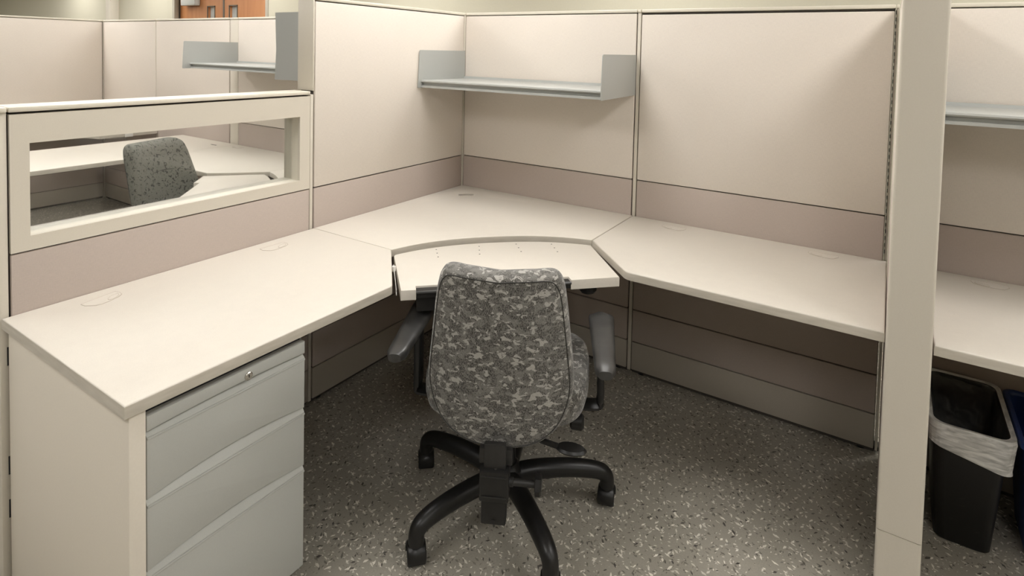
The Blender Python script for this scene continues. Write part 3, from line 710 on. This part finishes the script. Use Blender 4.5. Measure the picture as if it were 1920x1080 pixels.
def office_chair(label, loc, yaw, base_ang, lift, fabric_m, arms=True, recline=0.0):
    """local frame: +Y is forward, origin on floor under the column"""
    t = thing('office_chair', label, 'chair', loc, yaw, 'fabric office chairs on castors')
    L = lift
    # backrest ------------------------------------------------------
    ZC, HH = 0.616+L, 0.266
    def bout(th):
        up = math.sin(th) >= 0
        x, z = sup(th, 1.0, HH, 9.0 if up else 2.65)
        s_ = z/HH
        hw = 0.203-0.031*s_ if s_ > -0.3 else 0.2123
        return x*hw, z
    def rake(z): return -0.243-(0.082+recline)*(z+HH)/(2*HH)        # rear surface leans back with height
    def B_(off, curl=1.0):
        def f(sc_, x, z):
            xx, zz = x*sc_, z*sc_
            return (xx, rake(zz)+off+curl*(1.1+0.5*zz/HH)*xx*xx+0.006*(zz/HH)**2, ZC+zz+(0.40*xx*xx-0.008)*max(0.0, min(1.0, (zz-0.08)/0.15)))
        return f
    layers = [(0, B_(-0.004)), (0.35, B_(-0.004)), (0.65, B_(-0.003)), (0.88, B_(0.0)), (0.945, B_(0.002)), (0.968, B_(0.006)), (0.988, B_(0.016)), (1.0, B_(0.032)), (1.0, B_(0.055)), (0.985, B_(0.072)), (0.95, B_(0.083)), (0.85, B_(0.090)), (0.6, B_(0.092)), (0.3, B_(0.090)), (0, B_(0.090))]
    back = part('backrest', pillow(bout, layers), fabric_m, t, smooth=60)
    # sewn seam of the rear cover
    fs = B_(0.0015); pts = []
    for k in range(80):
        x, z = bout(2*math.pi*k/80); pts.append(fs(0.945, x, z))
    bm = bmesh.new(); tube(bm, [pts[k] for k in range(80)]+[pts[0]], 0.0016, 6, cap=False); part('cover_seam', bm, 'seam_thread', back, smooth=60)
    # lumbar seam on the front
    ff = B_(0.0905); pts = []
    for k in range(25):
        x = -0.160+0.32*k/24; pts.append(ff(1.0, x, 0.075+0.035*(1-(x/0.185)**2)))
    part('lumbar_seam', tube(bmesh.new(), pts, 0.0018, 6), 'seam_thread', back, smooth=60)
    # seat -----------------------------------------------------------
    def sout(th):
        x, y = sup(th, 0.258, 0.238, 3.8); return x*(1-0.06*(-y/0.238) if y < 0 else 1), y
    def S_(z, dome=0.0):
        def f(sc_, x, y): return (x*sc_, y*sc_+0.030, z+L+dome*(1-sc_**2)-0.018*max(0, (y*sc_)/0.235)**3)
        return f
    sl = [(0, S_(0.386)), (0.6, S_(0.386)), (0.90, S_(0.389)), (0.975, S_(0.402)), (1.0, S_(0.430)), (1.0, S_(0.462)), (0.98, S_(0.482)), (0.93, S_(0.494)), (0.8, S_(0.500)), (0.4, S_(0.500, 0.004)), (0, S_(0.504))]
    part('seat', pillow(sout, sl), fabric_m, t, smooth=60)
    pan = pillow(sout, [(0, S_(0.378)), (0.74, S_(0.378)), (0.80, S_(0.384)), (0.82, S_(0.394)), (0, S_(0.394))]); part('seat_pan', pan, 'black_plastic', t, smooth=50)
    # rear upright (J bar) with height adjuster -----------------------
    bm = bmesh.new()
    box(bm, (-0.030, -0.2880, 0.235+L), (0.030, -0.2700, 0.402+L), 0.003); part('back_upright', bm, 'black_steel', t)
    adj = part('adjuster_housing', B((-0.040, -0.3020, 0.250+L), (0.040, -0.2480, 0.335+L), 0.005), 'black_plastic', t)
    part('housing_tail', B((-0.034, -0.2980, 0.185+L), (0.034, -0.2600, 0.252+L), 0.004), 'black_plastic', adj)
    for z in (0.322, 0.266): part('housing_rib', B((-0.034, -0.3045, z-0.0015+L), (0.034, -0.3010, z+0.0015+L), 0.0008), 'black_steel', adj)
    part('housing_screw', lathe(bmesh.new(), [(0.005, 0.0), (0.005, -0.002)], (0.0, -0.2980, 0.196+L), 'Y', 10), 'dark_gap', adj)
    part('housing_screw', lathe(bmesh.new(), [(0.005, 0.0), (0.004, 0.003)], (0.002, -0.2880, 0.336+L), 'Z', 10), 'black_steel', adj)
    part('bar_bracket', B((-0.046, -0.2720, 0.335+L), (0.046, -0.2520, 0.378+L), 0.003), 'black_steel', adj)
    kn = part('adjuster_knob', lathe(bmesh.new(), [(0.026, 0.110), (0.028, 0.112), (0.028, 0.124), (0.024, 0.128)], (0, -0.2760, 0.295+L), 'X', 6), 'black_plastic', adj, smooth=20)
    part('knob_shaft', lathe(bmesh.new(), [(0.012, 0.040), (0.012, 0.050), (0.009, 0.052), (0.009, 0.110)], (0, -0.2760, 0.295+L), 'X', 14), 'black_steel', adj)
    part('spine_arm', tube(bmesh.new(), [(0, -0.262, 0.305+L), (0, -0.15, 0.345+L), (0, -0.02, 0.36+L)], 0.03, 10, squash=(0.5, 1)), 'black_steel', t)
    # mechanism, lever, column ----------------------------------------
    part('mechanism', B((-0.075, -0.12, 0.335+L), (0.075, 0.11, 0.392+L), 0.01), 'black_steel', t)
    bm = tube(bmesh.new(), bez([(0.05, -0.15, 0.362+L), (0.12, -0.19, 0.362+L), (0.168, -0.200, 0.356+L)], 5), 0.008, 8)
    lv = part('height_lever', bm, 'black_plastic', t)
    bm = lathe(bmesh.new(), [(0.0, -0.007), (0.030, -0.007), (0.036, 0.0), (0.030, 0.006), (0.0, 0.007)][1:4], (0, 0, 0), seg=20)
    bmesh.ops.scale(bm, verts=bm.verts, vec=(1.25, 0.72, 1)); bmesh.ops.rotate(bm, verts=bm.verts, cent=(0, 0, 0), matrix=Matrix.Rotation(math.radians(-8), 3, 'Z')); bmesh.ops.translate(bm, verts=bm.verts, vec=(0.205, -0.204, 0.354+L))
    part('lever_paddle', bm, 'black_plastic', lv)
    part('tension_knob', lathe(bmesh.new(), [(0.014, 0.20), (0.022, 0.205), (0.024, 0.235), (0.018, 0.242)], (0, -0.09, 0.362+L), 'X', 18), 'black_plastic', t)
    part('gas_column', lathe(bmesh.new(), [(0.030, 0.09), (0.030, 0.22), (0.025, 0.222), (0.025, 0.29), (0.020, 0.292), (0.020, 0.345+L)], seg=20), 'black_plastic', t)
    # arms -------------------------------------------------------------
    for s in ((-1, 1) if arms else ()):
        arm = part('armrest', None_arm(s, L), 'arm_rubber', t, smooth=50)
        part('arm_upright', B((s*0.292-0.010, -0.035, 0.385+L), (s*0.292+0.010, 0.025, 0.592+L), 0.006), 'black_plastic', arm)
        bm = tube(bmesh.new(), bez([(s*0.292, -0.005, 0.44+L), (s*0.292, -0.005, 0.392+L), (s*0.270, -0.005, 0.368+L), (s*0.06, -0.005, 0.370+L)], 6), 0.026, 10, squash=(0.45, 1.2))
        part('arm_bracket', bm, 'black_plastic', arm)
    # five-star base ------------------------------------------------------
    part('base_hub', lathe(bmesh.new(), [(0.045, 0.075), (0.055, 0.085), (0.052, 0.135), (0.040, 0.15), (0.034, 0.155)], seg=24), 'black_plastic', t)
    for k in range(5):
        a = base_ang+2*math.pi*k/5-yaw; c, s_ = math.cos(a), math.sin(a)
        path = bez([(c*r, s_*r, z) for r, z in ((0.030, 0.112), (0.10, 0.124), (0.19, 0.127), (0.265, 0.121), (0.306, 0.112), (0.325, 0.099), (0.331, 0.082), (0.331, 0.060))], 5)
        n = len(path); rad = [0.031-0.008*min(1, i/(n*0.75)) for i in range(n)]
        leg = part('base_leg', tube(bmesh.new(), path, rad, 14), 'black_plastic', t, smooth=60)
        # hooded twin-wheel castor trailing at its own angle
        ca = math.radians(124)-yaw+(0.25, -0.15, -0.3, 0.4, 0.15)[k]; fx, fy = math.cos(ca), math.sin(ca); ctr = Vector((c*0.331, s_*0.331, 0))
        sx, sy = -fy, fx
        def rot(bm_):
            bmesh.ops.rotate(bm_, verts=bm_.verts, cent=(0, 0, 0), matrix=Matrix(((sx, fx, 0), (sy, fy, 0), (0, 0, 1)))); bmesh.ops.translate(bm_, verts=bm_.verts, vec=ctr); return bm_
        cs = part('castor_hood', rot(hood()), 'black_plastic', leg, smooth=50)
        for w0 in (-0.024, 0.006):
            bm = lathe(bmesh.new(), [(0.010, w0), (0.023, w0), (0.0255, w0+0.004), (0.0255, w0+0.014), (0.023, w0+0.018), (0.010, w0+0.018)], (0, 0.004, 0.0255), 'X', 20)
            part('castor_wheel', rot(bm), 'black_steel', cs, smooth=50)
    return t
def hood():
    """curved castor shroud wrapping the top and back of the wheels (axis X)"""
    bm = bmesh.new(); rings = []; n = 16
    for i in range(n+1):
        a = math.radians(-25+230*i/n)
        rings.append([bm.verts.new((x, 0.004+r*math.cos(a), 0.0270+r*math.sin(a))) for x, r in ((-0.027, 0.027), (-0.027, 0.029), (-0.023, 0.033), (0.023, 0.033), (0.027, 0.029), (0.027, 0.027))])
    for a, c in zip(rings, rings[1:]):
        for k in range(6): bm.faces.new((a[k], a[(k+1) % 6], c[(k+1) % 6], c[k]))
    bm.faces.new(rings[0][::-1]); bm.faces.new(rings[-1])
    lathe(bm, [(0.014, 0.05), (0.017, 0.056), (0.017, 0.066)], (0, 0, 0), seg=14)
    return bm
def None_arm(s, L):
    """moulded arm pad: wide at the front, narrow at the rear, domed top, drooping rear end"""
    bm = bmesh.new(); rings = []; n = 16; m_ = 18
    for i in range(n+1):
        u = i/n; y = -0.265+0.355*u
        hw = (0.028+0.014*u)*(min(1, (u+0.02)/0.05)**0.5 if u < 0.05 else 1)*(max(0.05, 1-((u-0.93)/0.07)**2*0.9)**0.5 if u > 0.93 else 1)
        hz = 0.016 if 0.05 < u < 0.95 else 0.012
        zc = 0.612+L-0.006*(1-u)
        ring = []
        for k in range(m_):
            x, z = sup(2*math.pi*k/m_, hw, hz, 3.0)
            ring.append(bm.verts.new((s*0.292+x, y, zc+z-0.05*x*x)))
        rings.append(ring)
    for a, c in zip(rings, rings[1:]):
        for k in range(m_): bm.faces.new((a[k], a[(k+1) % m_], c[(k+1) % m_], c[k]))
    bm.faces.new(rings[0][::-1]); bm.faces.new(rings[-1])
    return bm
office_chair('grey camouflage-patterned office chair in front of the keyboard tray', (0.960, -0.990, 0), 0.46, math.radians(-107), 0.0, 'chair_fabric')
office_chair('green-grey flecked office chair seen through the panel window', (-1.035, -0.830, 0), math.radians(-69), math.radians(-50), 0.07, 'flecked_fabric', arms=False, recline=0.10)

# ------------------------------------------------------------------ waste bins
def bin_(name, label, bot, top, h, m, rim=0.010):
    cx, cy = (bot[0]+bot[1])/2, (bot[2]+bot[3])/2
    t = thing(name, label, 'waste bin', (cx, cy, 0))
    def lp(q, f, z): return [(x, y, z) for x, y in rrect(bot[0]+(top[0]-bot[0])*f+q, bot[1]+(top[1]-bot[1])*f-q, bot[2]+(top[2]-bot[2])*f+q, bot[3]+(top[3]-bot[3])*f-q, 0.028)]
    bm = loft(bmesh.new(), [lp(0.006, 0, 0.0), lp(0, 0.01, 0.006), lp(0, 0.96, h-0.012), lp(0.003, 0.97, h-0.010), lp(0.003, 0.05, 0.010)], True, True)
    part('bin_body', bm, m, t, True, smooth=40)
    bm = loft(bmesh.new(), [lp(-0.001, 0.96, h-0.014), lp(-rim, 0.97, h-0.014), lp(-rim, 0.99, h-0.004), lp(-rim+0.003, 1.0, h), lp(-0.001, 1.0, h), lp(0.003, 0.985, h-0.006), lp(0.003, 0.96, h-0.014)], False)
    part('rim', bm, m, t, True, smooth=50)
    return t
bot, top, BH = (2.118, 2.258, -0.335, -0.075), (2.100, 2.282, -0.392, -0.045), 0.392
bin_('wastebasket', 'black plastic wastebasket with a white liner cuff beyond the divider', bot, top, BH, 'bin_black')
bin_('recycling_bin', 'blue plastic recycling bin at the right edge behind the wastebasket', (2.345, 2.55, -0.305, -0.06), (2.315, 2.60, -0.37, -0.03), 0.385, 'bin_blue', 0.013)
# liner: cuff folded over the rim plus film lining the inside
t = thing('bin_liner', 'white translucent plastic liner folded over the wastebasket rim', 'bin liner', (2.19, -0.21, 0.30))
rings = []
def ll(q, f, z, amp=0.0, drop=0.0, sd=0):
    out = []; pts = rrect(bot[0]+(top[0]-bot[0])*f-q, bot[1]+(top[1]-bot[1])*f+q, bot[2]+(top[2]-bot[2])*f-q, bot[3]+(top[3]-bot[3])*f+q, 0.034, 5)
    dense = []
    for i in range(len(pts)):
        a, c = pts[i], pts[(i+1) % len(pts)]
        for k_ in range(3): dense.append((a[0]+(c[0]-a[0])*k_/3, a[1]+(c[1]-a[1])*k_/3))
    for i, (x, y) in enumerate(dense):
        wv = math.sin(i*1.9+sd)*0.6+math.sin(i*0.77+sd*2.1)*0.4
        cxy = Vector((x-2.19, y+0.21)).normalized()
        out.append((x+cxy.x*amp*wv, y+cxy.y*amp*wv, z-drop*max(0, (x-2.10)/0.09)+amp*0.8*wv))
    return out
bm = loft(bmesh.new(), [ll(0.0005, 0.98, BH+0.001), ll(0.0125, 1.0, BH+0.0035), ll(0.0145, 0.98, BH-0.012, 0.0012), ll(0.0130, 0.95, BH-0.026, 0.002, 0.004, 1), ll(0.0120, 0.92, BH-0.040, 0.002, 0.009, 2),
                        ll(0.0115, 0.89, BH-0.052, 0.0018, 0.014, 3), ll(0.0110, 0.86, BH-0.061, 0.0015, 0.017, 3.3), ll(0.0125, 0.86, BH-0.067, 0.0015, 0.018, 3.5), ll(0.0095, 0.86, BH-0.071, 0.001, 0.018, 3.6)], False)
part('cuff', bm, 'liner_film', t, True, smooth=60)
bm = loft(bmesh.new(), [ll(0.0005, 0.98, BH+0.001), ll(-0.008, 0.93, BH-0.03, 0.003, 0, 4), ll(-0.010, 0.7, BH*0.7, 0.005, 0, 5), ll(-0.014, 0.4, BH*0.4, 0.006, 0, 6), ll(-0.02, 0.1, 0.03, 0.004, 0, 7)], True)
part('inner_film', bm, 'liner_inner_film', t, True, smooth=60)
